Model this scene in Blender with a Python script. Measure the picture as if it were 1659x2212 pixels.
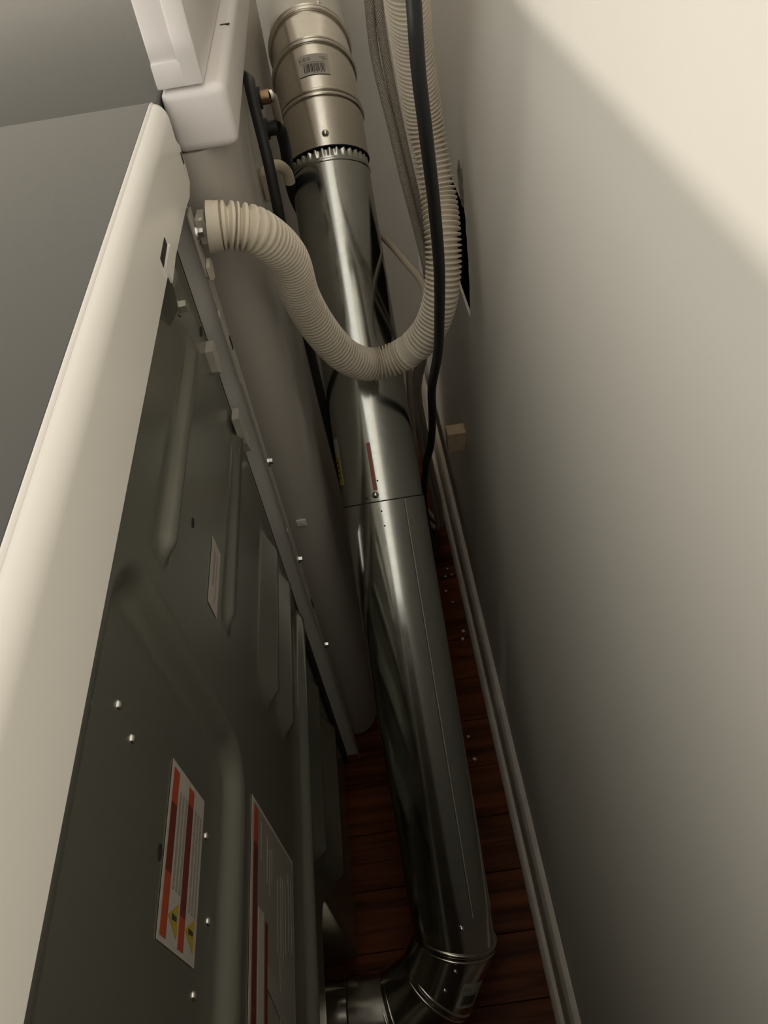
import bpy, bmesh, math, random
import numpy as np
from mathutils import Vector, Matrix

# ------------------------------------------------------------------ scene, camera, world, lights
for o in list(bpy.data.objects):
    bpy.data.objects.remove(o)
SC = bpy.context.scene
COL = SC.collection
random.seed(7)

cam_d = bpy.data.cameras.new('camera')
cam_d.sensor_fit = 'HORIZONTAL'
cam_d.sensor_width = 36.0
cam_d.lens = 35.06
cam_d.clip_start = 0.01
cam = bpy.data.objects.new('camera', cam_d)
COL.objects.link(cam)
cam.matrix_world = Matrix(((0.9878, 0.1552, 0.0113, 0.0),
                           (-0.1043, 0.7142, -0.6921, 0.0),
                           (-0.1155, 0.6825, 0.7217, 1.19),
                           (0, 0, 0, 1)))
SC.camera = cam

W = bpy.data.worlds.new('room_light')
W.use_nodes = True
SC.world = W
W.node_tree.nodes['Background'].inputs[0].default_value = (1.0, 0.955, 0.86, 1)
W.node_tree.nodes['Background'].inputs[1].default_value = 1.12

lamp_d = bpy.data.lights.new('room_lamp', 'POINT')
lamp_d.energy = 215
lamp_d.color = (1.0, 0.92, 0.80)
lamp_d.shadow_soft_size = 0.022
lamp = bpy.data.objects.new('room_lamp', lamp_d)
lamp.location = (-3.3, -0.6, 0.93)
COL.objects.link(lamp)

SC.view_settings.view_transform = 'Standard'
SC.view_settings.look = 'None'
SC.view_settings.gamma = 1.0
SC.view_settings.exposure = 0.0
SC.view_settings.use_curve_mapping = False

# ------------------------------------------------------------------ materials
def mat(name, col, rough=0.5, metal=0.0, spec=0.5, noise=None, bump=None, coat=0.0, trans=0.0):
    """noise=(scale, amount): colour variation; bump=(scale, strength, distance)."""
    m = bpy.data.materials.new(name)
    m.use_nodes = True
    nt = m.node_tree
    b = nt.nodes['Principled BSDF']
    b.inputs['Base Color'].default_value = (*col, 1)
    b.inputs['Roughness'].default_value = rough
    b.inputs['Metallic'].default_value = metal
    b.inputs['Specular IOR Level'].default_value = spec
    if coat:
        b.inputs['Coat Weight'].default_value = coat
    if trans:
        b.inputs['Transmission Weight'].default_value = trans
    tc = nt.nodes.new('ShaderNodeTexCoord')
    if noise:
        n = nt.nodes.new('ShaderNodeTexNoise')
        n.inputs['Scale'].default_value = noise[0]
        n.inputs['Detail'].default_value = 4
        nt.links.new(tc.outputs['Object'], n.inputs['Vector'])
        r = nt.nodes.new('ShaderNodeMapRange')
        r.inputs['From Min'].default_value = 0.3
        r.inputs['From Max'].default_value = 0.7
        r.inputs['To Min'].default_value = 1 - noise[1]
        r.inputs['To Max'].default_value = 1 + noise[1]
        nt.links.new(n.outputs['Fac'], r.inputs['Value'])
        v = nt.nodes.new('ShaderNodeVectorMath')
        v.operation = 'SCALE'
        v.inputs[0].default_value = col
        nt.links.new(r.outputs['Result'], v.inputs['Scale'])
        nt.links.new(v.outputs['Vector'], b.inputs['Base Color'])
    if bump:
        n2 = nt.nodes.new('ShaderNodeTexNoise')
        n2.inputs['Scale'].default_value = bump[0]
        n2.inputs['Detail'].default_value = 3
        nt.links.new(tc.outputs['Object'], n2.inputs['Vector'])
        bp = nt.nodes.new('ShaderNodeBump')
        bp.inputs['Strength'].default_value = bump[1]
        bp.inputs['Distance'].default_value = bump[2]
        nt.links.new(n2.outputs['Fac'], bp.inputs['Height'])
        nt.links.new(bp.outputs['Normal'], b.inputs['Normal'])
    return m

def galvanized(name, col, rough):
    m = mat(name, col, rough, 1.0)
    nt = m.node_tree
    b = nt.nodes['Principled BSDF']
    tc = nt.nodes.new('ShaderNodeTexCoord')
    vo = nt.nodes.new('ShaderNodeTexVoronoi')
    vo.inputs['Scale'].default_value = 170
    nt.links.new(tc.outputs['Object'], vo.inputs['Vector'])
    sp = nt.nodes.new('ShaderNodeSeparateColor')
    nt.links.new(vo.outputs['Color'], sp.inputs['Color'])
    no = nt.nodes.new('ShaderNodeTexNoise')
    no.inputs['Scale'].default_value = 38
    no.inputs['Detail'].default_value = 5
    nt.links.new(tc.outputs['Object'], no.inputs['Vector'])
    ad = nt.nodes.new('ShaderNodeMath')
    ad.operation = 'ADD'
    nt.links.new(sp.outputs['Red'], ad.inputs[0])
    nt.links.new(no.outputs['Fac'], ad.inputs[1])
    r = nt.nodes.new('ShaderNodeMapRange')
    r.inputs['From Min'].default_value = 0.3
    r.inputs['From Max'].default_value = 1.6
    r.inputs['To Min'].default_value = 0.96
    r.inputs['To Max'].default_value = 1.04
    nt.links.new(ad.outputs[0], r.inputs['Value'])
    v = nt.nodes.new('ShaderNodeVectorMath')
    v.operation = 'SCALE'
    v.inputs[0].default_value = col
    nt.links.new(r.outputs['Result'], v.inputs['Scale'])
    nt.links.new(v.outputs['Vector'], b.inputs['Base Color'])
    r2 = nt.nodes.new('ShaderNodeMapRange')
    r2.inputs['From Min'].default_value = 0.3
    r2.inputs['From Max'].default_value = 0.7
    r2.inputs['To Min'].default_value = rough - 0.03
    r2.inputs['To Max'].default_value = rough + 0.04
    nt.links.new(no.outputs['Fac'], r2.inputs['Value'])
    nt.links.new(r2.outputs['Result'], b.inputs['Roughness'])
    return m

def wood(name):
    m = mat(name, (0.2, 0.07, 0.03), 0.5, spec=0.15)
    nt = m.node_tree
    b = nt.nodes['Principled BSDF']
    tc = nt.nodes.new('ShaderNodeTexCoord')
    oi = nt.nodes.new('ShaderNodeObjectInfo')
    mp = nt.nodes.new('ShaderNodeMapping')
    mp.inputs['Scale'].default_value = (4, 60, 60)
    cx = nt.nodes.new('ShaderNodeCombineXYZ')
    mu = nt.nodes.new('ShaderNodeMath')
    mu.operation = 'MULTIPLY'
    mu.inputs[1].default_value = 31.0
    nt.links.new(oi.outputs['Random'], mu.inputs[0])
    nt.links.new(mu.outputs[0], cx.inputs['X'])
    nt.links.new(cx.outputs[0], mp.inputs['Location'])
    nt.links.new(tc.outputs['Object'], mp.inputs['Vector'])
    n = nt.nodes.new('ShaderNodeTexNoise')
    n.inputs['Scale'].default_value = 1.0
    n.inputs['Detail'].default_value = 6
    n.inputs['Distortion'].default_value = 0.6
    nt.links.new(mp.outputs[0], n.inputs['Vector'])
    cr = nt.nodes.new('ShaderNodeValToRGB')
    cr.color_ramp.elements[0].position = 0.32
    cr.color_ramp.elements[0].color = (0.045, 0.010, 0.002, 1)
    cr.color_ramp.elements[1].position = 0.68
    cr.color_ramp.elements[1].color = (0.19, 0.052, 0.012, 1)
    nt.links.new(n.outputs['Fac'], cr.inputs['Fac'])
    nt.links.new(cr.outputs['Color'], b.inputs['Base Color'])
    return m

def braid(name):
    m = mat(name, (0.42, 0.38, 0.32), 0.4, 0.0)
    nt = m.node_tree
    b = nt.nodes['Principled BSDF']
    uv = nt.nodes.new('ShaderNodeUVMap')
    mp = nt.nodes.new('ShaderNodeMapping')
    mp.inputs['Scale'].default_value = (1, 1, 1)
    nt.links.new(uv.outputs[0], mp.inputs['Vector'])
    ws = []
    for rot in (0.785, -0.785):
        w = nt.nodes.new('ShaderNodeTexWave')
        w.bands_direction = 'X'
        w.inputs['Scale'].default_value = 2.2
        m2 = nt.nodes.new('ShaderNodeMapping')
        m2.inputs['Rotation'].default_value = (0, 0, rot)
        nt.links.new(mp.outputs[0], m2.inputs['Vector'])
        nt.links.new(m2.outputs[0], w.inputs['Vector'])
        ws.append(w)
    mx = nt.nodes.new('ShaderNodeMath')
    mx.operation = 'MULTIPLY'
    nt.links.new(ws[0].outputs['Fac'], mx.inputs[0])
    nt.links.new(ws[1].outputs['Fac'], mx.inputs[1])
    cr = nt.nodes.new('ShaderNodeValToRGB')
    cr.color_ramp.elements[0].color = (0.27, 0.235, 0.19, 1)
    cr.color_ramp.elements[1].color = (0.62, 0.57, 0.49, 1)
    nt.links.new(mx.outputs[0], cr.inputs['Fac'])
    nt.links.new(cr.outputs['Color'], b.inputs['Base Color'])
    bp = nt.nodes.new('ShaderNodeBump')
    bp.inputs['Distance'].default_value = 0.0006
    bp.inputs['Strength'].default_value = 0.8
    nt.links.new(mx.outputs[0], bp.inputs['Height'])
    nt.links.new(bp.outputs['Normal'], b.inputs['Normal'])
    return m

M = {
    'wall': mat('wall_paint', (0.80, 0.772, 0.715), 0.55, noise=(6, 0.015), bump=(45, 0.12, 0.002)),
    'gypsum': mat('torn_gypsum', (0.30, 0.275, 0.235), 0.9, noise=(120, 0.3), bump=(200, 0.8, 0.003)),
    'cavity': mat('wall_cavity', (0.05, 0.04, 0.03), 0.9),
    'trim': mat('trim_paint', (0.66, 0.60, 0.52), 0.5, noise=(40, 0.08)),
    'floorbase': mat('subfloor', (0.08, 0.04, 0.02), 0.8),
    'wood': wood('hardwood'),
    'white': mat('white_enamel', (0.84, 0.815, 0.775), 0.22, bump=(300, 0.05, 0.0005)),
    'plastic': mat('white_plastic', (0.80, 0.765, 0.755), 0.4),
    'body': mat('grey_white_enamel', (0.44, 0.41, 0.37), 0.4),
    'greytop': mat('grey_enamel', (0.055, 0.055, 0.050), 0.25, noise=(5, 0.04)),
    'panel': mat('dull_steel_panel', (0.30, 0.30, 0.255), 0.27, 0.75, noise=(9, 0.05)),
    'strip': mat('galvanized_flange', (0.55, 0.52, 0.47), 0.4, 0.3, noise=(60, 0.12)),
    'galv': galvanized('galvanized_duct', (0.60, 0.615, 0.585), 0.17),
    'alu': galvanized('bright_elbow_metal', (0.70, 0.66, 0.59), 0.19),
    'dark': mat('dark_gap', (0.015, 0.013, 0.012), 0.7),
    'screw': mat('zinc_screw', (0.75, 0.75, 0.72), 0.18, 1.0),
    'hose': mat('cream_hose_plastic', (0.70, 0.63, 0.52), 0.45, noise=(30, 0.05)),
    'cord': mat('black_rubber', (0.010, 0.010, 0.011), 0.55),
    'braid': braid('braided_sleeve'),
    'tube': mat('beige_tube', (0.46, 0.39, 0.30), 0.4),
    'brass': mat('brass_fitting', (0.42, 0.28, 0.15), 0.3, 1.0),
    'cream': mat('cream_plastic', (0.55, 0.48, 0.36), 0.45),
    'label': mat('paper_label', (0.42, 0.385, 0.34), 0.5, noise=(150, 0.04)),
    'labelgrey': mat('label_grey_text', (0.25, 0.232, 0.205), 0.55, noise=(700, 0.25)),
    'labeldim': mat('label_grey_print', (0.22, 0.205, 0.175), 0.5, noise=(400, 0.12)),
    'labelink': mat('label_ink', (0.035, 0.03, 0.027), 0.6),
    'red': mat('label_red', (0.34, 0.055, 0.022), 0.5),
    'darkred': mat('label_dark_red', (0.13, 0.018, 0.010), 0.5, noise=(900, 0.3)),
    'maroon': mat('label_maroon', (0.16, 0.07, 0.05), 0.5, noise=(500, 0.2)),
    'yellow': mat('label_yellow', (0.40, 0.29, 0.02), 0.45),
    'stampred': mat('red_stamp', (0.28, 0.10, 0.08), 0.4, 0.6),
    'blocker_walnut': mat('light_blocker_walnut', (0.045, 0.028, 0.018), 0.6, noise=(12, 0.2)),
    'block': mat('raw_wood', (0.62, 0.47, 0.30), 0.7, noise=(80, 0.12)),
    'crumb': mat('plaster_crumb', (0.75, 0.70, 0.62), 0.9),
}

# ------------------------------------------------------------------ mesh helpers
def link(name, me, m, parent=None, smooth=False):
    o = bpy.data.objects.new(name, me)
    COL.objects.link(o)
    if m is not None:
        me.materials.append(M[m])
    if smooth:
        me.polygons.foreach_set('use_smooth', [True] * len(me.polygons))
    if parent is not None:
        o.parent = parent
    return o

def sharp(o, ang=35):
    """smooth shading with sharp edges kept"""
    me = o.data
    me.polygons.foreach_set('use_smooth', [True] * len(me.polygons))
    me.set_sharp_from_angle(angle=math.radians(ang))
    return o

def bmobj(name, bm, m, parent=None, smooth=None):
    bmesh.ops.recalc_face_normals(bm, faces=bm.faces)
    me = bpy.data.meshes.new(name)
    bm.to_mesh(me)
    bm.free()
    o = link(name, me, m, parent)
    if smooth:
        sharp(o, smooth)
    return o

def pd(name, verts, faces, m, parent=None, smooth=None, fix=True):
    me = bpy.data.meshes.new(name)
    me.from_pydata([tuple(v) for v in verts], [], faces)
    if fix:
        bm = bmesh.new()
        bm.from_mesh(me)
        bmesh.ops.recalc_face_normals(bm, faces=bm.faces)
        bm.to_mesh(me)
        bm.free()
    o = link(name, me, m, parent)
    if smooth:
        sharp(o, smooth)
    return o

def box_bm(lo, hi, bevel=0.0, seg=2, bm=None):
    bm = bm or bmesh.new()
    r = bmesh.ops.create_cube(bm, size=1.0)
    vs = r['verts']
    for v in vs:
        v.co = Vector([lo[i] + (v.co[i] + 0.5) * (hi[i] - lo[i]) for i in range(3)])
    if bevel > 0:
        es = {e for v in vs for e in v.link_edges}
        bmesh.ops.bevel(bm, geom=list(es), offset=bevel, segments=seg, affect='EDGES', profile=0.5)
    return bm

def box(name, lo, hi, m, parent=None, bevel=0.0, seg=2):
    return bmobj(name, box_bm(lo, hi, bevel, seg), m, parent, smooth=40 if bevel else None)

def prism(name, poly, axis, a, b, m, parent=None, bevel=0.0, smooth=None):
    """poly: 2-D points in the two other axes (in xyz order), extruded from a to b along axis"""
    def p3(p, t):
        return {'x': (t, p[0], p[1]), 'y': (p[0], t, p[1]), 'z': (p[0], p[1], t)}[axis]
    n = len(poly)
    vs = [p3(p, a) for p in poly] + [p3(p, b) for p in poly]
    fs = [tuple(range(n)), tuple(range(2 * n - 1, n - 1, -1))]
    fs += [(i, (i + 1) % n, n + (i + 1) % n, n + i) for i in range(n)]
    return pd(name, vs, fs, m, parent, smooth)

def V(*a):
    return Vector(a)

def frame(d, n):
    """unit d, plus N (n made perpendicular to d), plus B to its right as seen from n"""
    d = d.normalized()
    N = (n - d * n.dot(d)).normalized()
    return d, N, d.cross(N)

def catmull(pts, step):
    """points resampled about every step metres along a Catmull-Rom curve"""
    P = [Vector(p) for p in pts]
    P = [P[0] * 2 - P[1]] + P + [P[-1] * 2 - P[-2]]
    dense = []
    for i in range(1, len(P) - 2):
        for k in range(40):
            t = k / 40
            p0, p1, p2, p3 = P[i - 1:i + 3]
            dense.append(0.5 * ((2 * p1) + (p2 - p0) * t + (2 * p0 - 5 * p1 + 4 * p2 - p3) * t * t
                                + (3 * p1 - p0 - 3 * p2 + p3) * t ** 3))
    dense.append(P[-2])
    acc = [0.0]
    for a, b in zip(dense, dense[1:]):
        acc.append(acc[-1] + (b - a).length)
    L = acc[-1]
    n = max(2, int(L / step))
    out = []
    j = 0
    for k in range(n + 1):
        s = L * k / n
        while j < len(acc) - 2 and acc[j + 1] < s:
            j += 1
        seg = acc[j + 1] - acc[j]
        t = 0 if seg == 0 else (s - acc[j]) / seg
        out.append(dense[j].lerp(dense[j + 1], t))
    return out, L

def sweep(name, pts, rad, m, parent=None, sides=20, step=0.006, cap=True, uv=None, oval=1.0):
    """tube along a smooth path; rad is a number or a function of the distance along it"""
    C, L = catmull(pts, step)
    n = len(C)
    vs = []
    up = None
    for i, c in enumerate(C):
        t = (C[min(i + 1, n - 1)] - C[max(i - 1, 0)]).normalized()
        if up is None:
            up = V(0, 0, 1) if abs(t.z) < 0.9 else V(1, 0, 0)
        up = (up - t * up.dot(t)).normalized()
        b = t.cross(up)
        r = rad(L * i / (n - 1)) if callable(rad) else rad
        for k in range(sides):
            a = 2 * math.pi * k / sides
            vs.append(c + up * (r * oval * math.cos(a)) + b * (r * math.sin(a)))
    fs = []
    for i in range(n - 1):
        for k in range(sides):
            k2 = (k + 1) % sides
            fs.append((i * sides + k, i * sides + k2, (i + 1) * sides + k2, (i + 1) * sides + k))
    if cap:
        fs.append(tuple(range(sides - 1, -1, -1)))
        fs.append(tuple((n - 1) * sides + k for k in range(sides)))
    o = pd(name, vs, fs, m, parent, smooth=50)
    if uv:
        me = o.data
        ul = me.uv_layers.new(name='UVMap')
        idx = np.zeros(len(me.loops), dtype=np.int64)
        me.loops.foreach_get('vertex_index', idx)
        ring = idx // sides
        k = idx % sides
        data = np.stack([k / sides * uv[0], ring * (L / (n - 1)) * uv[1]], 1)
        ul.data.foreach_set('uv', data.astype(np.float32).ravel())
    return o

def tag(o, label, cat=None, group=None, kind=None):
    if label:
        o['label'] = label
    if cat:
        o['category'] = cat
    if group:
        o['group'] = group
    if kind:
        o['kind'] = kind
    return o

def empty(name, loc):
    o = bpy.data.objects.new(name, None)
    o.empty_display_size = 0.05
    COL.objects.link(o)
    o.location = loc
    return o

def adopt(root):
    """parts were modelled in world coordinates: keep them there under their thing"""
    inv = Matrix.Translation(-root.location)
    for c in root.children:
        c.matrix_parent_inverse = inv

def structure(o):
    o['kind'] = 'structure'
    return o

# ------------------------------------------------------------------ the room
WX = 0.130                                     # face of the wall behind the machines
base = structure(box('floor', (-3.6, -2.0, -0.05), (0.25, 1.62, -0.012), 'floorbase'))
# hardwood strips laid across the gap
pw = 0.0826
bmp = bmesh.new()
prof = [(0.0004, -0.012), (0.0004, -0.0008), (0.0012, 0.0), (pw - 0.0012, 0.0), (pw - 0.0004, -0.0008), (pw - 0.0004, -0.012)]
vs = [bmp.verts.new((x, p[0], p[1])) for x in (-1.35, 0.128) for p in prof]
for i in range(6):
    bmp.faces.new((vs[i], vs[(i + 1) % 6], vs[6 + (i + 1) % 6], vs[6 + i]))
bmp.faces.new(vs[:6])
bmp.faces.new(vs[6:][::-1])
bmesh.ops.recalc_face_normals(bmp, faces=bmp.faces)
plank_me = bpy.data.meshes.new('plank')
bmp.to_mesh(plank_me)
bmp.free()
plank_me.materials.append(M['wood'])
y = -0.62
while y < 1.5:
    p = bpy.data.objects.new('plank', plank_me)
    COL.objects.link(p)
    p.location = (0, y, 0)
    p.parent = base
    y += pw

# wall: near sheet with a ragged end, far sheet set back a little with a torn hole
TOP = 2.45
edge = [(0.800, TOP), (0.800, 1.00), (0.806, 0.86), (0.803, 0.845), (0.806, 0.835), (0.799, 0.822),
        (0.801, 0.812), (0.794, 0.802), (0.796, 0.79), (0.790, 0.782), (0.791, 0.77), (0.785, 0.76),
        (0.787, 0.745), (0.784, 0.73), (0.786, 0.715), (0.785, 0.70), (0.788, 0.69), (0.787, 0.676), (0.793, 0.668),
        (0.798, 0.655), (0.800, 0.64), (0.802, 0.0)]
poly = [(-2.0, 0.0), (-2.0, TOP)] + edge
wall = structure(prism('wall_right', poly, 'x', WX, WX + 0.0125, 'wall'))
far = bmesh.new()
X2 = WX + 0.0095
for (y0, y1, z0, z1) in ((0.76, 1.62, 0.785, TOP), (0.76, 1.62, 0.0, 0.645), (1.0, 1.62, 0.645, 0.785)):
    box_bm((X2, y0, z0), (X2 + 0.0032, y1, z1), bm=far)
sheet = bmobj('drywall_sheet', far, 'wall', wall)
cav = bmesh.new()
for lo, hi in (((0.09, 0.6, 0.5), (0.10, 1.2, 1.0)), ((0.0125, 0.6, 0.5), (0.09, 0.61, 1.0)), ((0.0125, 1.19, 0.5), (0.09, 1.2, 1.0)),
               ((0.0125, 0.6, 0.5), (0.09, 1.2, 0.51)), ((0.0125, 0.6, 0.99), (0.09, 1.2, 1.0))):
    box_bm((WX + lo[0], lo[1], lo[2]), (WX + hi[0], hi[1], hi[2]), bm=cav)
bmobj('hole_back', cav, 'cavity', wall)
# torn paper flap hanging beside the hole
fl = [(0.1285, 0.803, 0.855), (0.1275, 0.812, 0.862), (0.127, 0.822, 0.845), (0.1275, 0.815, 0.825), (0.1285, 0.808, 0.812), (0.1295, 0.802, 0.815), (0.1295, 0.80, 0.83)]
vs = [V(*p) for p in fl] + [V(*p) + V(0.0012, 0, 0) for p in fl]
n = len(fl)
pd('torn_paper', vs, [tuple(range(n)), tuple(range(2 * n - 1, n - 1, -1))] + [(i, (i + 1) % n, n + (i + 1) % n, n + i) for i in range(n)], 'gypsum', wall)

structure(box('wall_end', (-3.6, 1.50, 0.0), (WX + 0.0095, 1.62, TOP), 'wall'))

blocker = empty('light_blocker_cabinet', (-0.40, -0.40, 0.0))  # unseen cabinet, added to stop light entering the gap from the near end
tag(blocker, 'unseen dark brown low cabinet added beside the dryer to block light', 'cabinet')
box('body', (-0.82, -0.74, 0.0), (0.104, -0.105, 0.955), 'blocker_walnut', blocker, 0.002, 1)  # body of the added light blocker
box('blocker_worktop', (-0.86, -0.75, 0.955), (0.127, -0.098, 0.985), 'blocker_walnut', blocker, 0.003, 2)
for q in (-0.735, -0.42):
    dr = box('blocker_door', (-0.84, q, 0.06), (-0.82, q + 0.31, 0.945), 'blocker_walnut', blocker, 0.003, 1)
    box('blocker_handle', (-0.856, q + 0.14, 0.86), (-0.84, q + 0.17, 0.868), 'screw', dr, 0.002, 1)
adopt(blocker)

bprof = [(0.107, 0.0), (0.107, 0.009), (0.1085, 0.0145), (0.112, 0.0185), (0.117, 0.0195), (0.117, 0.074),
         (0.1185, 0.082), (0.122, 0.0875), (0.127, 0.090), (0.1292, 0.090), (0.1292, 0.0)]
structure(prism('baseboard_right', bprof, 'y', -2.0, 1.50, 'trim', smooth=30))

# ------------------------------------------------------------------ clothes dryer
PX0 = -0.140
dryer = empty('clothes_dryer', (-0.48, 0.26, 0.0))
tag(dryer, 'clothes dryer with dull grey stamped back panel, warning stickers and white top edge', 'dryer')

def rr(Y, Z, y0, y1, z0, z1, s, rad=0.02):
    """soft rounded-rectangle mask, 1 inside, falling to 0 over s"""
    cy, cz = (y0 + y1) / 2, (z0 + z1) / 2
    hy, hz = (y1 - y0) / 2 - rad, (z1 - z0) / 2 - rad
    dy = np.maximum(np.abs(Y - cy) - hy, 0)
    dz = np.maximum(np.abs(Z - cz) - hz, 0)
    d = np.sqrt(dy * dy + dz * dz) - rad
    t = np.clip(0.5 - d / s, 0, 1)
    return t * t * (3 - 2 * t)

def louver(Y, Z, y0, y1, z0, z1, h):
    """face that slopes out from z1 down to z0 and then drops back"""
    t = np.clip((z1 - Z) / (z1 - z0), 0, 1)
    drop = np.clip((Z - (z0 - 0.006)) / 0.006, 0, 1)
    prof = np.where(Z >= z0, t, drop)
    prof = np.where(Z > z1, 0, prof)
    ends = np.clip((Y - y0) / 0.014, 0, 1) * np.clip((y1 - Y) / 0.014, 0, 1)
    return h * np.clip(prof, 0, 1) * ends

ys = np.arange(-0.078, 0.5556, 0.0035)
zs = np.arange(0.045, 0.9851, 0.0035)
Yg, Zg = np.meshgrid(ys, zs, indexing='ij')
H = 0.0115 * rr(Yg, Zg, -0.30, 0.546, 0.482, 1.3, 0.012, 0.05)          # upper plateau
H += 0.0085 * rr(Yg, Zg, -0.30, 0.546, 0.482, 0.498, 0.012, 0.007)     # its rolled lower lip
H -= 0.011 * rr(Yg, Zg, -0.20, 0.246, 0.714, 0.932, 0.018, 0.03)       # recess behind the warning sticker
H += louver(Yg, Zg, 0.275, 0.490, 0.890, 0.9005, 0.0085)                 # narrow beads
H += louver(Yg, Zg, 0.315, 0.540, 0.766, 0.7745, 0.0065)
H += louver(Yg, Zg, 0.325, 0.512, 0.640, 0.674, 0.0105)
H += louver(Yg, Zg, 0.330, 0.520, 0.574, 0.607, 0.0105)
H += louver(Yg, Zg, 0.285, 0.510, 0.378, 0.432, 0.017)
H += louver(Yg, Zg, 0.300, 0.520, 0.255, 0.305, 0.017)
H -= 0.066 * rr(Yg, Zg, 0.06, 0.272, -0.2, 0.330, 0.010, 0.04)         # recess round the exhaust outlet
ny, nz = Yg.shape
vs = [(PX0 + H[i, j], Yg[i, j], Zg[i, j]) for i in range(ny) for j in range(nz)]
fs = [(i * nz + j, (i + 1) * nz + j, (i + 1) * nz + j + 1, i * nz + j + 1) for i in range(ny - 1) for j in range(nz - 1)]
pan = pd('back_panel', vs, fs, 'panel', dryer, fix=False)
pan.data.polygons.foreach_set('use_smooth', [True] * len(pan.data.polygons))

def px(yy, zz):
    """x of the stamped panel at a point on it"""
    i = min(max(int(round((yy - ys[0]) / 0.0035)), 0), ny - 1)
    j = min(max(int(round((zz - zs[0]) / 0.0035)), 0), nz - 1)
    return PX0 + H[i, j]

bm = box_bm((-0.86, -0.088, 0.03), (-0.212, 0.590, 1.004))
bmobj('cabinet', bm, 'white', dryer)
bm = box_bm((-0.214, -0.088, 0.03), (-0.118, -0.080, 0.985))
bmobj('side_flange', bm, 'white', dryer)
# rear flange of the far side panel: folded strip with notches and slots
e = [(0.576, 0.03), (0.576, 0.955)]
f = [(0.5595, 0.955), (0.5595, 0.905), (0.5635, 0.90), (0.5635, 0.872), (0.5600, 0.868), (0.5600, 0.80), (0.5645, 0.795),
     (0.5645, 0.60), (0.562, 0.597), (0.562, 0.42), (0.5655, 0.417), (0.5655, 0.03)]
prism('side_flange', e + f, 'x', -0.1175, -0.116, 'strip', dryer)
box('side_flange', (-0.214, 0.5745, 0.03), (-0.1165, 0.576, 0.955), 'white', dryer)
box('gap_shade', (-0.205, 0.5555, 0.04), (-0.136, 0.5745, 0.955), 'dark', dryer)  # dark filler painting the shade in the gap between panel and flange
# top: grey sheet and white rolled rear rail
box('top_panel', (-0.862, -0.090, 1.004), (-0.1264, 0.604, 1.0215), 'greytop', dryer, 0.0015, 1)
rp = [(-0.1264, 1.004), (-0.1264, 1.0225), (-0.1260, 1.0234), (-0.1252, 1.0238), (-0.1244, 1.0234), (-0.1239, 1.0228)]
for k in range(13):
    a = math.radians(86 - 86 * k / 12)
    rp.append((-0.1245 + 0.0095 * math.cos(a), 1.0105 + 0.0120 * math.sin(a)))
rp += [(-0.115, 0.9705), (-0.1162, 0.9705), (-0.1162, 1.003)]
rail = prism('rear_rail', rp, 'y', -0.090, 0.590, 'white', dryer, smooth=25)
# rounded far end of the rail
vs, fs = [], []
n = len(rp)
steps = 7
for k in range(steps + 1):
    a = math.pi / 2 * k / steps
    for (x, z) in rp:
        sx = -0.1264 + (x + 0.1264) * (math.cos(a) * 0.5 + 0.5)
        sz = 1.004 + (z - 1.004) * (math.cos(a) * 0.25 + 0.75) if z > 1.004 else z
        vs.append((sx, 0.590 + 0.013 * math.sin(a), sz))
for k in range(steps):
    for i in range(n):
        fs.append((k * n + i, k * n + (i + 1) % n, (k + 1) * n + (i + 1) % n, (k + 1) * n + i))
fs.append(tuple(range(steps * n, steps * n + n)))
pd('rail_end', vs, fs, 'white', dryer, smooth=30)
# lower ear of the rail at the far corner, with a small hole
prism('rail_ear', [(0.440, 0.972), (0.446, 0.9655), (0.556, 0.9625), (0.580, 0.960), (0.598, 0.964), (0.6015, 0.975), (0.6015, 0.99), (0.59, 1.0), (0.440, 1.0)],
      'x', -0.1166, -0.1152, 'white', dryer)
box('ear_hole', (-0.1153, 0.5945, 0.979), (-0.1147, 0.5975, 0.987), 'dark', dryer)
# slot in the rail with its bent tab, bracket and hex screw
prism('rail_slot', [(0.4365, 0.984), (0.463, 0.9845), (0.463, 0.9795), (0.4365, 0.978)], 'x', -0.1153, -0.1146, 'dark', dryer)
prism('rail_tab', [(0.438, 0.9775), (0.466, 0.9785), (0.470, 0.968), (0.440, 0.9655)], 'x', -0.1150, -0.1135, 'white', dryer)
prism('bracket', [(-0.131, 0.972), (-0.119, 0.972), (-0.117, 0.955), (-0.119, 0.940), (-0.131, 0.926)], 'y', 0.452, 0.473, 'panel', dryer)

def screw(parent, p, nrm, r=0.004, h=0.003, hexa=False, m='screw'):
    """screw head standing on a surface"""
    nrm = Vector(nrm).normalized()
    q = nrm.to_track_quat('Z', 'Y').to_matrix()
    bm = bmesh.new()
    if hexa:
        bmesh.ops.create_cone(bm, cap_ends=True, segments=6, radius1=r, radius2=r * 0.92, depth=h)
        for v in bm.verts:
            v.co.z += h / 2 + 0.0012
        r2 = bmesh.ops.create_cone(bm, cap_ends=True, segments=16, radius1=r * 1.45, radius2=r * 1.35, depth=0.0012)
        for v in r2['verts']:
            v.co.z += 0.0006
    else:
        bmesh.ops.create_uvsphere(bm, u_segments=14, v_segments=8, radius=r)
        for v in bm.verts:
            v.co.z = max(v.co.z, -0.1 * r) * h / r
    for v in bm.verts:
        v.co = Vector(p) + q @ v.co
    return bmobj('screw', bm, m, parent, smooth=50 if not hexa else 30)

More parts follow.
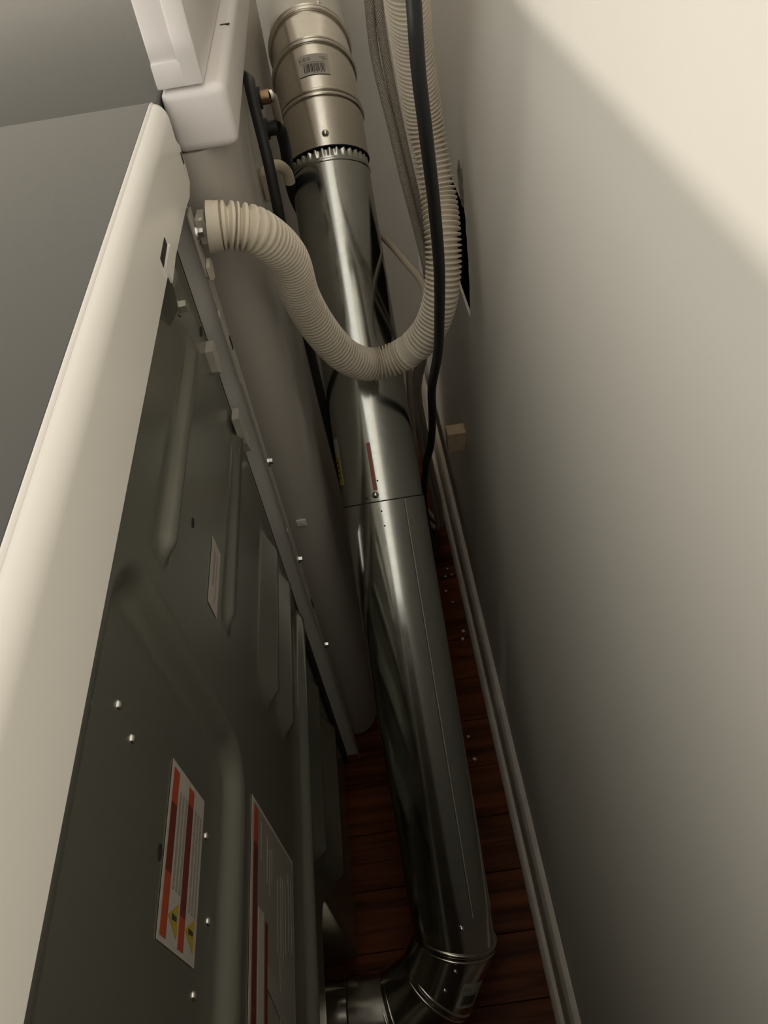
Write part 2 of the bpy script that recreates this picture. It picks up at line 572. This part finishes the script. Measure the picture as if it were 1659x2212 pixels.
screw(dryer, (-0.1215, 0.4600, 0.9370), (1, 0, 0.1), 0.0046, 0.006, True)
screw(dryer, (-0.116, 0.570, 0.936), (1, 0, 0), 0.0042, 0.004, True)
for (yy, zz) in ((0.5705, 0.694), (0.5705, 0.5395), (0.5705, 0.362)):
    screw(dryer, (-0.116, yy, zz), (1, 0, 0), 0.0036, 0.0035, True)
for (yy, zz) in ((0.189, 0.893), (0.182, 0.873), (0.181, 0.750), (0.138, 0.737), (0.0985, 0.755), (0.513, 0.455)):
    screw(dryer, (px(yy, zz), yy, zz), (1, 0, 0), 0.0026, 0.0018)
for (yy, zz, ry, rz) in ((0.342, 0.851, 0.0042, 0.0022), (0.147, 0.822, 0.0042, 0.0026), (0.530, 0.875, 0.006, 0.003)):
    bm = bmesh.new()
    bmesh.ops.create_cone(bm, cap_ends=True, segments=14, radius1=1, radius2=1, depth=1)
    for v in bm.verts:
        v.co = Vector((px(yy, zz) - 0.0002 + v.co.z * 0.0012, yy + v.co.x * ry, zz + v.co.y * rz))
    bmobj('panel_hole', bm, 'dark', dryer)
for (zz, hh) in ((0.445, 0.016), (0.83, 0.012)):
    box('flange_slot', (-0.1162, 0.5675, zz), (-0.1155, 0.5725, zz + hh), 'dark', dryer)
# short stamped tab between panel and flange
prism('panel_tab', [(0.520, 0.862), (0.536, 0.862), (0.536, 0.842), (0.527, 0.835), (0.520, 0.842)], 'x', px(0.53, 0.85), px(0.53, 0.85) + 0.006, 'strip', dryer)
prism('panel_tab', [(0.522, 0.79), (0.538, 0.79), (0.540, 0.755), (0.530, 0.745), (0.524, 0.76)], 'x', px(0.53, 0.77), px(0.53, 0.77) + 0.006, 'strip', dryer)

def decal(parent, name, y0, y1, z0, z1, m, lift, x=None):
    """thin printed piece lying on the panel"""
    if x is None:
        x = px((y0 + y1) / 2, (z0 + z1) / 2)
    return box(name, (x + lift - 0.00025, y0, z0), (x + lift, y1, z1), m, parent)

def tri(parent, name, pts, m, x):
    return prism(name, pts, 'x', x - 0.0002, x, m, parent)

# warning sticker with two red bars
x1 = px(0.15, 0.79)
y0, y1, z0, z1 = 0.1098, 0.1985, 0.7585, 0.8170
st = decal(dryer, 'warning_sticker', y0, y1, z0, z1, 'label', 0.0006, x1)
st['label'] = 'white sticker with two red bars and yellow triangles'
def srow(za, zb, spans):
    for (a, b, m) in spans:
        decal(st, 'red_bar' if 'red' in m else 'text_block', y1 - (y1 - y0) * b, y1 - (y1 - y0) * a, z1 - (z1 - z0) * zb, z1 - (z1 - z0) * za, m, 0.0009, x1)
srow(0.05, 0.20, [(0.04, 0.25, 'red'), (0.25, 0.64, 'darkred'), (0.64, 0.97, 'red')])
srow(0.505, 0.655, [(0.04, 0.15, 'red'), (0.15, 0.80, 'darkred'), (0.80, 0.97, 'red')])
for q in range(3):
    srow(0.25 + q * 0.085, 0.30 + q * 0.085, [(0.14, 0.70, 'labelgrey')])
    srow(0.71 + q * 0.085, 0.76 + q * 0.085, [(0.14, 0.74, 'labelgrey')])
for zz in (0.8170 - 0.0585 * 0.22, 0.8170 - 0.0585 * 0.68):
    tri(st, 'hazard_triangle', [(y0 + 0.006, zz - 0.0135), (y0 + 0.022, zz - 0.0135), (y0 + 0.014, zz)], 'yellow', x1 + 0.0010)
    tri(st, 'hazard_mark', [(y0 + 0.0132, zz - 0.011), (y0 + 0.0152, zz - 0.011), (y0 + 0.0155, zz - 0.004), (y0 + 0.0127, zz - 0.004)], 'labelink', x1 + 0.0013)
# larger instruction sticker
x2 = px(0.15, 0.62)
y0, y1, z0, z1 = 0.060, 0.2315, 0.5480, 0.6870
s2 = decal(dryer, 'instruction_sticker', y0, y1, z0, z1, 'label', 0.0006, x2)
s2['label'] = 'large grey instruction sticker with a red bar'
decal(s2, 'print_field', y0 + 0.003, y1 - 0.003, z0 + 0.003, z1 - 0.004, 'labeldim', 0.0008, x2)
decal(s2, 'red_bar', y1 - 0.030, y1 - 0.005, z1 - 0.0165, z1 - 0.005, 'red', 0.0011, x2)
decal(s2, 'red_bar', y0 + 0.004, y1 - 0.030, z1 - 0.0165, z1 - 0.005, 'darkred', 0.0011, x2)
decal(s2, 'red_bar', y0 + 0.004, 0.160, z1 - 0.047, z1 - 0.039, 'darkred', 0.0011, x2)
decal(s2, 'white_panel', y0 + 0.004, 0.164, z1 - 0.036, z1 - 0.020, 'label', 0.0011, x2)
for (a, b, zt, w) in ((0.196, 0.222, 0.658, 0.003), (0.186, 0.218, 0.640, 0.0022), (0.180, 0.212, 0.632, 0.0022), (0.19, 0.214, 0.6255, 0.002),
                      (0.15, 0.20, 0.606, 0.003), (0.15, 0.205, 0.596, 0.0022), (0.15, 0.205, 0.5885, 0.0022), (0.155, 0.205, 0.578, 0.004),
                      (0.16, 0.215, 0.568, 0.0022), (0.16, 0.215, 0.5575, 0.0022)):
    decal(s2, 'text_line', a, b, zt, zt + w, 'labelgrey', 0.0011, x2)
decal(s2, 'diagram_panel', 0.062, 0.150, 0.556, 0.602, 'labelgrey', 0.0011, x2)
tri(s2, 'diagram_sheen', [(0.100, 0.56), (0.118, 0.56), (0.136, 0.64), (0.122, 0.64)], 'labelgrey', x2 + 0.0013)
# small rating label
x3 = px(0.337, 0.80)
s3 = decal(dryer, 'rating_label', 0.3085, 0.3655, 0.791, 0.8115, 'label', 0.0006, x3)
decal(s3, 'text_line', 0.327, 0.357, 0.8035, 0.8065, 'labelgrey', 0.0009, x3)
decal(s3, 'text_line', 0.316, 0.357, 0.7985, 0.7995, 'labeldim', 0.0009, x3)
# dim reddish sticker under the lip
x4 = px(0.29, 0.40)
s4 = decal(dryer, 'wiring_sticker', 0.150, 0.245, 0.395, 0.452, 'labeldim', 0.0006, x4)
decal(s4, 'print_field', 0.153, 0.242, 0.398, 0.449, 'maroon', 0.0009, x4)
# feet
for (xx, yy) in ((-0.20, -0.04), (-0.20, 0.54), (-0.80, -0.04), (-0.80, 0.54)):
    bm = bmesh.new()
    bmesh.ops.create_cone(bm, cap_ends=True, segments=16, radius1=0.022, radius2=0.016, depth=0.03)
    for v in bm.verts:
        v.co += Vector((xx, yy, 0.015))
    bmobj('foot', bm, 'cord', dryer)
adopt(dryer)

# ------------------------------------------------------------------ washing machine
BX = -0.080
washer = empty('washing_machine', (-0.48, 0.95, 0.0))
tag(washer, 'white top-loading washing machine with its lid standing open beside the dryer', 'washing machine')
cp = [(-0.86, 0.618)]
for k in range(17):
    a = math.pi / 2 * k / 16
    cp.append((-0.116 + 0.036 * math.sin(a), 0.618 + 0.050 * (1 - math.cos(a))))
cp += [(BX, 1.29), (-0.86, 1.29)]
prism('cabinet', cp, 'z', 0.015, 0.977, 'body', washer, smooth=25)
bm = box_bm((-0.1226, 0.618, 0.977), (-0.073, 1.285, 1.0226), 0.0075, 4)
bmobj('rear_cover', bm, 'plastic', washer, smooth=50)
box('cover_slot', (-0.0842, 0.782, 1.0222), (-0.0757, 0.7855, 1.0229), 'dark', washer)
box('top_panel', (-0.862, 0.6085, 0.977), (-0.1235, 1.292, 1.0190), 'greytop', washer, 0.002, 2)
# open lid: thin hollow slab standing upright on the hinge side
bm = box_bm((-0.1226, 0.6208, 1.0385), (-0.1020, 1.255, 1.50), 0.002, 2)
lid = bmobj('lid', bm, 'plastic', washer, smooth=40)
bm = box_bm((-0.1030, 0.6185, 1.0235), (-0.0880, 1.262, 1.505), 0.0016, 2)
bmobj('lid_shell', bm, 'plastic', lid, smooth=40)
bm = box_bm((-0.1226, 0.6185, 1.0235), (-0.1000, 1.262, 1.0410), 0.0016, 2)
bmobj('lid_edge', bm, 'plastic', lid, smooth=40)
# plug and rib on the side panel
box('side_plug', (-0.1150, 0.6155, 0.545), (-0.1030, 0.6185, 0.556), 'plastic', washer, 0.0014, 2)
# water inlets, drain spout
def cyl(name, a, b, r, m, parent, seg=20, r2=None):
    a, b = Vector(a), Vector(b)
    bm = bmesh.new()
    bmesh.ops.create_cone(bm, cap_ends=True, segments=seg, radius1=r, radius2=r if r2 is None else r2, depth=(b - a).length)
    q = (b - a).normalized().to_track_quat('Z', 'Y').to_matrix()
    for v in bm.verts:
        v.co = (a + b) / 2 + q @ v.co
    return bmobj(name, bm, m, parent, smooth=40)

INL = [(-0.078, 0.885, 0.930), (-0.078, 0.895, 0.895)]
for (xx, yy, zz) in INL:
    cyl('inlet_valve', (xx - 0.002, yy, zz), (xx + 0.008, yy, zz), 0.011, 'cord', washer)
sweep('drain_spout', [(BX, 0.845, 0.872), (-0.072, 0.846, 0.873), (-0.064, 0.852, 0.870), (-0.058, 0.862, 0.858), (-0.057, 0.866, 0.845)], 0.0062, 'cream', washer, 16, 0.004)
box('spout_clip', (BX, 0.772, 0.866), (-0.072, 0.792, 0.895), 'cream', washer, 0.002, 1)
box('back_hole', (BX, 0.742, 0.82), (BX + 0.0022, 0.748, 0.836), 'dark', washer)
for (xx, yy) in ((-0.14, 0.67), (-0.14, 1.24), (-0.80, 0.67), (-0.80, 1.24)):
    cyl('foot', (xx, yy, 0.0), (xx, yy, 0.015), 0.022, 'cord', washer, 16)
adopt(washer)

# ------------------------------------------------------------------ dryer vent duct
duct = empty('vent_duct', (-0.006, 0.30, 0.0))
tag(duct, 'galvanized round vent duct rising between washing machine and wall', 'duct')
NV = V(0.0, -0.69, 0.72)
A = V(-0.0062, 0.287, 0.1473)
B = V(-0.0118, 0.980, 0.8127)
U = (B - A).normalized()
R0 = 0.0512

def tubeseg(name, a, b, na, nb, r, m, parent, seg=56, rfun=None, n=2, ends=False):
    """straight tube from a to b, cut at a by the plane of normal na and at b by nb"""
    d, N, Bn = frame(b - a, NV)
    L = (b - a).length
    vs = []
    for i in range(n + 1):
        t = i / n
        for k in range(seg):
            ph = 2 * math.pi * k / seg
            rr_ = rfun(t, ph) if rfun else r
            e = N * (rr_ * math.cos(ph)) + Bn * (rr_ * math.sin(ph))
            sa = -e.dot(na) / d.dot(na)
            sb = L - e.dot(nb) / d.dot(nb)
            vs.append(a + e + d * (sa + (sb - sa) * t))
    fs = [(i * seg + k, i * seg + (k + 1) % seg, (i + 1) * seg + (k + 1) % seg, (i + 1) * seg + k) for i in range(n) for k in range(seg)]
    return pd(name, vs, fs, m, parent, smooth=40)

def bead(name, p, nrm, d, r, br, m, parent, seg=56, off=0.0):
    """rolled bead round the mitre joint at p (plane normal nrm), tube direction d"""
    d, N, Bn = frame(d, NV)
    vs = []
    for k in range(seg):
        ph = 2 * math.pi * k / seg
        e = N * math.cos(ph) + Bn * math.sin(ph)
        c = p + e * r + d * (-(e * r).dot(nrm) / d.dot(nrm)) + nrm * off
        for q in range(8):
            w = 2 * math.pi * q / 8
            vs.append(c + e * (br * math.cos(w)) + d * (br * 1.1 * math.sin(w)))
    fs = [(k * 8 + q, k * 8 + (q + 1) % 8, ((k + 1) % seg) * 8 + (q + 1) % 8, ((k + 1) % seg) * 8 + q) for k in range(seg) for q in range(8)]
    return pd(name, vs, fs, m, parent, smooth=60)

def patch(name, p, d, r, s0, s1, f0, f1, m, parent, n=10):
    """thin curved piece on a tube: s along the axis from p, f angle in degrees from the upper side"""
    d, N, Bn = frame(d, NV)
    vs = []
    for rr_ in (r - 0.0002, r):
        for i in range(n + 1):
            ph = math.radians(f0 + (f1 - f0) * i / n)
            e = N * math.cos(ph) + Bn * math.sin(ph)
            vs.append(p + e * rr_ + d * s0)
            vs.append(p + e * rr_ + d * s1)
    k = 2 * (n + 1)
    fs = []
    for i in range(n):
        a = 2 * i
        fs.append((k + a, k + a + 1, k + a + 3, k + a + 2))
        fs.append((a, a + 2, a + 3, a + 1))
        fs.append((a, k + a, k + a + 2, a + 2))
        fs.append((a + 1, a + 3, k + a + 3, k + a + 1))
    fs.append((0, 1, k + 1, k))
    fs.append((k - 2, 2 * k - 2, 2 * k - 1, k - 1))
    return pd(name, vs, fs, m, parent, smooth=40)

def on(p, d, r, s, f):
    d, N, Bn = frame(d, NV)
    e = N * math.cos(math.radians(f)) + Bn * math.sin(math.radians(f))
    return p + d * s + e * r, e

def wrap_text(txt, p, d, r, s0, height, f0, f1, m, parent):
    """raised print wrapped on the tube between two angles"""
    cu = bpy.data.curves.new('print', 'FONT')
    cu.body = txt
    tmp = bpy.data.objects.new('print', cu)
    COL.objects.link(tmp)
    bpy.context.view_layer.update()
    me = bpy.data.meshes.new_from_object(tmp.evaluated_get(bpy.context.evaluated_depsgraph_get()))
    bpy.data.objects.remove(tmp)
    d, N, Bn = frame(d, NV)
    xs = [v.co.x for v in me.vertices]
    yy = [v.co.y for v in me.vertices]
    x0, x1_, y0_, y1_ = min(xs), max(xs), min(yy), max(yy)
    for v in me.vertices:
        ph = math.radians(f0 + (f1 - f0) * (v.co.x - x0) / (x1_ - x0))
        e = N * math.cos(ph) + Bn * math.sin(ph)
        v.co = p + d * (s0 + height * (v.co.y - y0_) / (y1_ - y0_)) + e * r
    o = link('print', me, m, parent)
    return o

LEN = (B - A).length
SPL = (V(-0.0055, 0.668, 0.513) - A).dot(U)          # joint between the two pipe lengths
P_ = A + U * SPL
lowp = tubeseg('pipe', A, P_, U, U, R0 + 0.0006, 'galv', duct, n=1)
upp = tubeseg('pipe', P_ - U * 0.02, B - U * 0.012, U, U, R0 - 0.0006, 'galv', duct, n=1)
bead('joint_line', P_, U, U, R0 + 0.0004, 0.0007, 'dark', duct)
# crimped end going into the elbow
def crimp(t, ph):
    return R0 - 0.0008 - 0.0030 * t ** 0.7 * (0.5 + 0.5 * math.cos(ph * 34))
tubeseg('crimped_end', B - U * 0.016, B + U * 0.008, U, U, R0, 'galv', duct, seg=34 * 8, rfun=crimp, n=6)
bead('crimp_bead', B - U * 0.016, U, U, R0 - 0.0014, 0.0022, 'galv', duct)
# folded lock seam on the lower pipe, its caught light painted by a paler material
d, N, Bn = frame(U, NV)
seam = patch('lock_seam', A, U, R0 + 0.0019, 0.012, SPL - 0.002, 29, 30.3, 'strip', lowp, n=3)
screw(duct, *on(P_, U, R0 - 0.001, 0.0085, -9), 0.0044, 0.0042)
screw(duct, *on(A, U, R0, 0.004, 12), 0.0042, 0.0042)
patch('red_stamp', P_, U, R0 - 0.0004, 0.014, 0.072, -10.5, -5, 'stampred', upp, 4)
yl = patch('price_sticker', P_, U, R0 - 0.0003, 0.028, 0.086, -84, -62, 'label', upp, 6)
patch('yellow_band', P_, U, R0 - 0.0001, 0.029, 0.062, -83.5, -62.5, 'yellow', yl, 6)
for q in range(4):
    patch('ink_mark', P_, U, R0 + 0.0001, 0.036 + q * 0.0065, 0.038 + q * 0.0065, -80, -68, 'labelink', yl, 3)
for (s_, f_) in ((0.025, -3), (-0.012, -4), (-0.03, -3), (0.006, -22)):
    pp, ee = on(P_, U, R0 + 0.0002, s_, f_)
    cyl('pin_hole', pp, pp + ee * 0.0006, 0.0011, 'dark', duct, 8)

# lower elbow: mitred gores turning to the dryer outlet
RE = 0.121
C0 = A - V(1, 0, 0) * RE
def epoint(th):
    return C0 + (V(1, 0, 0) * math.cos(math.radians(th)) - U * math.sin(math.radians(th))) * (RE / math.cos(math.radians(15)))
def erad(th):
    """radial plane normal (along travel)"""
    return -V(1, 0, 0) * math.sin(math.radians(th)) - U * math.cos(math.radians(th))
E1, E2, E3 = epoint(15), epoint(45), epoint(75)
END = V(-0.2035, (C0 - U * RE).y, (C0 - U * RE).z)
MID = V(-0.150, END.y, END.z)
g = [tubeseg('elbow_gore', A, E1, U, erad(15), R0 - 0.0004, 'alu', duct, n=2),
     tubeseg('elbow_gore', E1, E2, erad(15), erad(45), R0 + 0.0002, 'alu', duct, n=2),
     tubeseg('elbow_gore', E2, E3, erad(45), erad(75), R0 - 0.0004, 'alu', duct, n=2),
     tubeseg('elbow_gore', E3, MID, erad(75), V(-1, 0, 0), R0 + 0.0002, 'alu', duct, n=2)]
for th, E_ in ((15, E1), (45, E2), (75, E3)):
    for off, br in ((-0.0045, 0.0026), (0.0035, 0.0020)):
        bead('elbow_bead', E_, erad(th), erad(th), R0 - 0.0003, br, 'alu', duct, off=off)
def ragged(t, ph):
    return R0 - 0.0022 - (0.0016 * (0.5 + 0.5 * math.sin(ph * 23)) if t > 0.8 else 0)
tubeseg('outlet_collar', END, MID + V(0.004, 0, 0), V(1, 0, 0), V(1, 0, 0), R0, 'alu', duct, seg=112, rfun=ragged, n=8)
bead('collar_gap', MID, V(1, 0, 0), V(1, 0, 0), R0 - 0.0006, 0.0012, 'dark', duct)
bead('outlet_ring', END + V(0.012, 0, 0), V(1, 0, 0), V(1, 0, 0), R0 - 0.001, 0.0040, 'alu', duct)
screw(duct, *on(E1, E2 - E1, R0, 0.014, -2), 0.0030, 0.0026)
screw(duct, *on(E1, E2 - E1, R0, 0.040, 2), 0.0030, 0.0026)

def barcode_label(p, d, r, s0, s1, f0, f1, parent, code):
    base_ = patch('barcode_label', p, d, r, s0, s1, f0, f1, 'label', parent, 10)
    S = s1 - s0
    F = f1 - f0
    wrap_text(code, p, d, r + 0.0002, s0 + S * 0.68, S * 0.18, f0 + F * 0.06, f0 + F * 0.42, 'labelink', base_)
    patch('text_line', p, d, r + 0.0002, s0 + S * 0.57, s0 + S * 0.61, f0 + F * 0.06, f0 + F * 0.85, 'labelgrey', base_, 8)
    patch('text_line', p, d, r + 0.0002, s0 + S * 0.80, s0 + S * 0.84, f0 + F * 0.72, f0 + F * 0.92, 'labelgrey', base_, 4)
    patch('text_line', p, d, r + 0.0002, s0 + S * 0.70, s0 + S * 0.75, f0 + F * 0.78, f0 + F * 0.94, 'labelgrey', base_, 4)
    rnd = random.Random(5)
    t = 0.18
    while t < 0.86:
        w = rnd.choice((0.012, 0.02, 0.03, 0.04))
        lo = 0.14 if rnd.random() < 0.75 else 0.08
        patch('bar', p, d, r + 0.0002, s0 + S * lo, s0 + S * 0.52, f0 + F * t, f0 + F * (t + w), 'labelink', base_, 2)
        t += w + rnd.choice((0.012, 0.02, 0.028))
    return base_

barcode_label(E2, E1 - E2, R0 + 0.0007, 0.008, 0.040, 20, 58, g[1], 'K1E1A')

# upper elbow: gores turning to level
def tilt(deg):
    return V(-0.006, math.cos(math.radians(deg)), math.sin(math.radians(deg))).normalized()
d0, d1, d2, d3 = U, tilt(29), tilt(14), tilt(0)
S1 = B + d0 * 0.058
S2 = S1 + d1 * 0.066
S3 = S2 + d2 * 0.062
S4 = V(S3.x, 1.51, S3.z)
n1, n2, n3 = (d0 + d1).normalized(), (d1 + d2).normalized(), (d2 + d3).normalized()
h = [tubeseg('elbow_gore', B, S1, d0, n1, R0 + 0.0016, 'alu', duct, n=2),
     tubeseg('elbow_gore', S1, S2, n1, n2, R0 + 0.0010, 'alu', duct, n=2),
     tubeseg('elbow_gore', S2, S3, n2, n3, R0 + 0.0006, 'alu', duct, n=2),
     tubeseg('elbow_gore', S3, S4, n3, V(0, 1, 0), R0 + 0.0026, 'alu', duct, n=2)]
for p_, n_, dd, k in ((S1, n1, d1, 0), (S2, n2, d2, 1), (S3, n3, d3, 2)):
    bead('elbow_bead', p_, n_, dd, R0 + 0.0016, 0.0026, 'alu', duct, off=-0.003)
    bead('elbow_bead', p_, n_, dd, R0 + (0.0012 if k < 2 else 0.003), 0.0018, 'alu', duct, off=0.004)
bead('elbow_edge', B, d0, d0, R0 + 0.0006, 0.0010, 'dark', duct)
screw(duct, *on(B, U, R0 + 0.0016, 0.014, 3), 0.0044, 0.0042)
screw(duct, *on(S3, d3, R0 + 0.0026, 0.010, 22), 0.0036, 0.0036)
barcode_label(S1, d1, R0 + 0.0018, 0.019, 0.050, -19, 23, h[1], 'K1E1A')
patch('size_label', S3, d3, R0 + 0.0030, 0.050, 0.085, -14, 22, 'label', h[3], 6)
adopt(duct)

# ------------------------------------------------------------------ hoses and cords
HP = [(-0.1065, 0.5790, 0.9357), (-0.0902, 0.5801, 0.9330), (-0.0709, 0.5857, 0.9214), (-0.0561, 0.6130, 0.8830),
      (-0.0545, 0.6480, 0.8250), (-0.0435, 0.6700, 0.7715), (-0.0247, 0.6861, 0.7260), (0.0011, 0.7015, 0.6988),
      (0.0332, 0.7038, 0.7005), (0.0592, 0.6972, 0.7215), (0.0760, 0.6952, 0.7471), (0.0869, 0.6966, 0.7829),
      (0.0929, 0.7119, 0.8252), (0.0938, 0.7427, 0.8685), (0.0877, 0.7615, 0.9283), (0.0799, 0.7364, 0.9943), (0.0752, 0.7067, 1.0352),
      (0.0707, 0.6849, 1.0698), (0.069, 0.672, 1.11), (0.074, 0.665, 1.15), (0.088, 0.662, 1.18), (0.108, 0.662, 1.19), (0.1295, 0.662, 1.19)]
hose = empty('drain_hose', (0.0, 0.70, 0.68))
tag(hose, 'cream corrugated drain hose looping over the duct and up along the wall', 'hose')
PIT = 0.0049
def hrad(s):
    w = math.sin(2 * math.pi * s / PIT)
    r = 0.0162 + 0.0025 * max(min(w * 1.2 + 0.25, 1), -1)
    if s < 0.009:
        r = 0.0188
    if abs(s - 0.363) < 0.011:
        r = 0.0180 + (0.0008 if abs(s - 0.355) < 0.0015 or abs(s - 0.370) < 0.0015 else 0)
    return r
sweep('corrugated_tube', HP, hrad, 'hose', hose, 28, PIT / 10)
cyl('end_cuff', (-0.1080, 0.5788, 0.9360), (-0.1030, 0.5790, 0.9352), 0.0193, 'hose', hose, 28)
prism('hose_clip', [(0.560, 0.912), (0.572, 0.914), (0.578, 0.908), (0.572, 0.898), (0.562, 0.900)], 'x', -0.1155, -0.1125, 'hose', hose)
box('hose_bracket', (-0.1158, 0.570, 0.925), (-0.1078, 0.588, 0.947), 'strip', hose, 0.0015, 1)
adopt(hose)

o = sweep('power_cord', [(0.1300, 0.545, 1.20), (0.100, 0.547, 1.19), (0.072, 0.550, 1.15), (0.063, 0.552, 1.11), (0.063, 0.553, 1.068), (0.063, 0.555, 1.028), (0.066, 0.563, 0.981), (0.071, 0.585, 0.919),
                     (0.074, 0.605, 0.855), (0.0740, 0.628, 0.794), (0.0735, 0.664, 0.725), (0.069, 0.716, 0.640), (0.071, 0.767, 0.548),
                     (0.068, 0.803, 0.470), (0.061, 0.836, 0.405), (0.055, 0.865, 0.30), (0.06, 0.90, 0.18), (0.07, 0.96, 0.06), (0.078, 1.02, 0.012), (0.07, 1.15, 0.0075)],
          0.0064, 'cord', None, 16, 0.008, oval=0.8)
tag(o, 'thick black power cord running down across the upright corrugated hose', 'cord')
o = sweep('appliance_cable', [(-0.082, 0.845, 0.965), (-0.074, 0.832, 0.963), (-0.0725, 0.81, 0.962), (-0.0700, 0.785, 0.945), (-0.0665, 0.758, 0.917), (-0.0660, 0.746, 0.877),
                          (-0.0665, 0.745, 0.849), (-0.066, 0.75, 0.76), (-0.066, 0.765, 0.60), (-0.062, 0.78, 0.35), (-0.058, 0.80, 0.12), (-0.05, 0.84, 0.015), (-0.04, 0.93, 0.0065)],
          0.0055, 'cord', None, 14, 0.008)
tag(o, 'black cable hanging down the back of the washing machine', 'cable')

TAIL = [(0.066, 0.905, 0.33), (0.078, 0.95, 0.20), (0.084, 1.00, 0.08), (0.078, 1.06, 0.022), (0.055, 1.13, 0.0075)]
SUP = [[(0.124, 0.81, 1.20), (0.105, 0.812, 1.19), (0.072, 0.82, 1.14), (0.056, 0.825, 1.07),
        (0.0526, 0.8282, 1.0135), (0.0531, 0.8323, 0.9620), (0.0613, 0.8273, 0.9017), (0.0697, 0.8210, 0.8401), (0.0785, 0.8216, 0.7851),
        (0.0856, 0.8188, 0.7268), (0.0866, 0.8303, 0.6686), (0.0682, 0.8563, 0.5830), (0.0557, 0.8654, 0.5226), (0.0591, 0.8722, 0.4459)] + TAIL,
       [(0.124, 0.84, 1.22), (0.110, 0.840, 1.21), (0.082, 0.835, 1.15), (0.066, 0.828, 1.07),
        (0.0611, 0.8273, 1.0125), (0.0635, 0.8312, 0.9608), (0.0703, 0.8327, 0.8989), (0.0792, 0.8321, 0.8348), (0.0879, 0.8371, 0.7771),
        (0.0937, 0.8383, 0.7158), (0.0931, 0.8493, 0.6570), (0.0756, 0.8660, 0.5774), (0.0645, 0.8747, 0.5175), (0.0685, 0.8812, 0.4416)]
       + [(x + 0.009, y + 0.006, z + (0.010 if z < 0.03 else 0.004)) for (x, y, z) in TAIL]]
for k, q in enumerate(SUP):
    o = sweep('supply_hose', q, 0.0046, 'braid', None, 18, 0.005, uv=(2, 75))
    tag(o, 'braided grey water hose behind the upright corrugated hose' if k == 0 else 'braided grey water hose pressed close behind the upright corrugated hose', 'hose', 'braided water hoses')

t = empty('inlet_hose', INL[0])
tag(t, 'thin beige water tube curling out from behind the duct by the hose loop', 'hose')
sweep('tube', [(-0.060, 0.886, 0.930), (-0.0575, 0.890, 0.926), (-0.058, 0.905, 0.905), (-0.060, 0.95, 0.84), (-0.055, 1.01, 0.76), (0.0, 1.04, 0.705), (0.035, 1.0, 0.708), (0.050, 0.945, 0.716), (0.0647, 0.8425, 0.7361), (0.0751, 0.7838, 0.7419),
               (0.0756, 0.7636, 0.7295), (0.0662, 0.7578, 0.7102), (0.0534, 0.7655, 0.6901), (0.050, 0.79, 0.655), (0.050, 0.81, 0.60), (0.048, 0.835, 0.50), (0.048, 0.88, 0.30), (0.05, 0.93, 0.1), (0.045, 1.02, 0.0055)],
      0.0046, 'tube', t, 14, 0.006)
cyl('coupling', (-0.070, 0.885, 0.930), (-0.061, 0.885, 0.930), 0.0075, 'brass', t, 12)
cyl('coupling_sleeve', (-0.061, 0.885, 0.930), (-0.058, 0.886, 0.930), 0.0062, 'screw', t, 16)
adopt(t)
t = empty('rubber_hose', INL[1])
tag(t, 'dark rubber water hose on the lower inlet of the washing machine', 'hose')
sweep('tube', [(-0.061, 0.895, 0.895), (-0.0575, 0.898, 0.892), (-0.057, 0.91, 0.87), (-0.058, 0.98, 0.76), (0.0, 1.12, 0.6), (0.01, 1.13, 0.3), (0.0, 1.14, 0.08), (-0.01, 1.2, 0.010)], 0.0068, 'cord', t, 14, 0.008)
cyl('coupling', (-0.070, 0.895, 0.895), (-0.060, 0.895, 0.895), 0.008, 'cord', t, 12)
adopt(t)

# ------------------------------------------------------------------ small things
o = box('wood_block', (0.1085, 0.930, 0.338), (0.1393, 0.955, 0.377), 'block', None, 0.0008, 1)
tag(o, 'small square raw wood block stuck to the wall above the baseboard', 'block')

def crumb_mesh(seed, s):
    r = random.Random(seed)
    bm = bmesh.new()
    bmesh.ops.create_icosphere(bm, subdivisions=1, radius=s)
    for v in bm.verts:
        v.co *= r.uniform(0.7, 1.25)
        v.co.z *= 0.6
    zmin = min(v.co.z for v in bm.verts)
    for v in bm.verts:
        v.co.z -= zmin
    me = bpy.data.meshes.new('plaster_crumb')
    bm.to_mesh(me)
    bm.free()
    me.materials.append(M['crumb'])
    return me
cms = [crumb_mesh(k, 0.0022 + 0.0006 * k) for k in range(3)]
for k, (xx, yy) in enumerate(((0.098, 0.938), (0.0848, 0.936), (0.0932, 0.783), (0.0889, 0.871), (0.0681, 0.590), (0.0704, 0.548), (0.092, 0.955), (0.080, 0.90), (0.097, 0.80), (0.0947, 1.085))):
    c = bpy.data.objects.new('plaster_crumb', cms[k % 3])
    COL.objects.link(c)
    c.location = (xx, yy, 0.0)
    c.rotation_euler = (0, 0, k * 1.3)
    tag(c, 'tiny white plaster crumb on the hardwood floor between duct and baseboard', 'crumb', 'plaster crumbs on the floor')
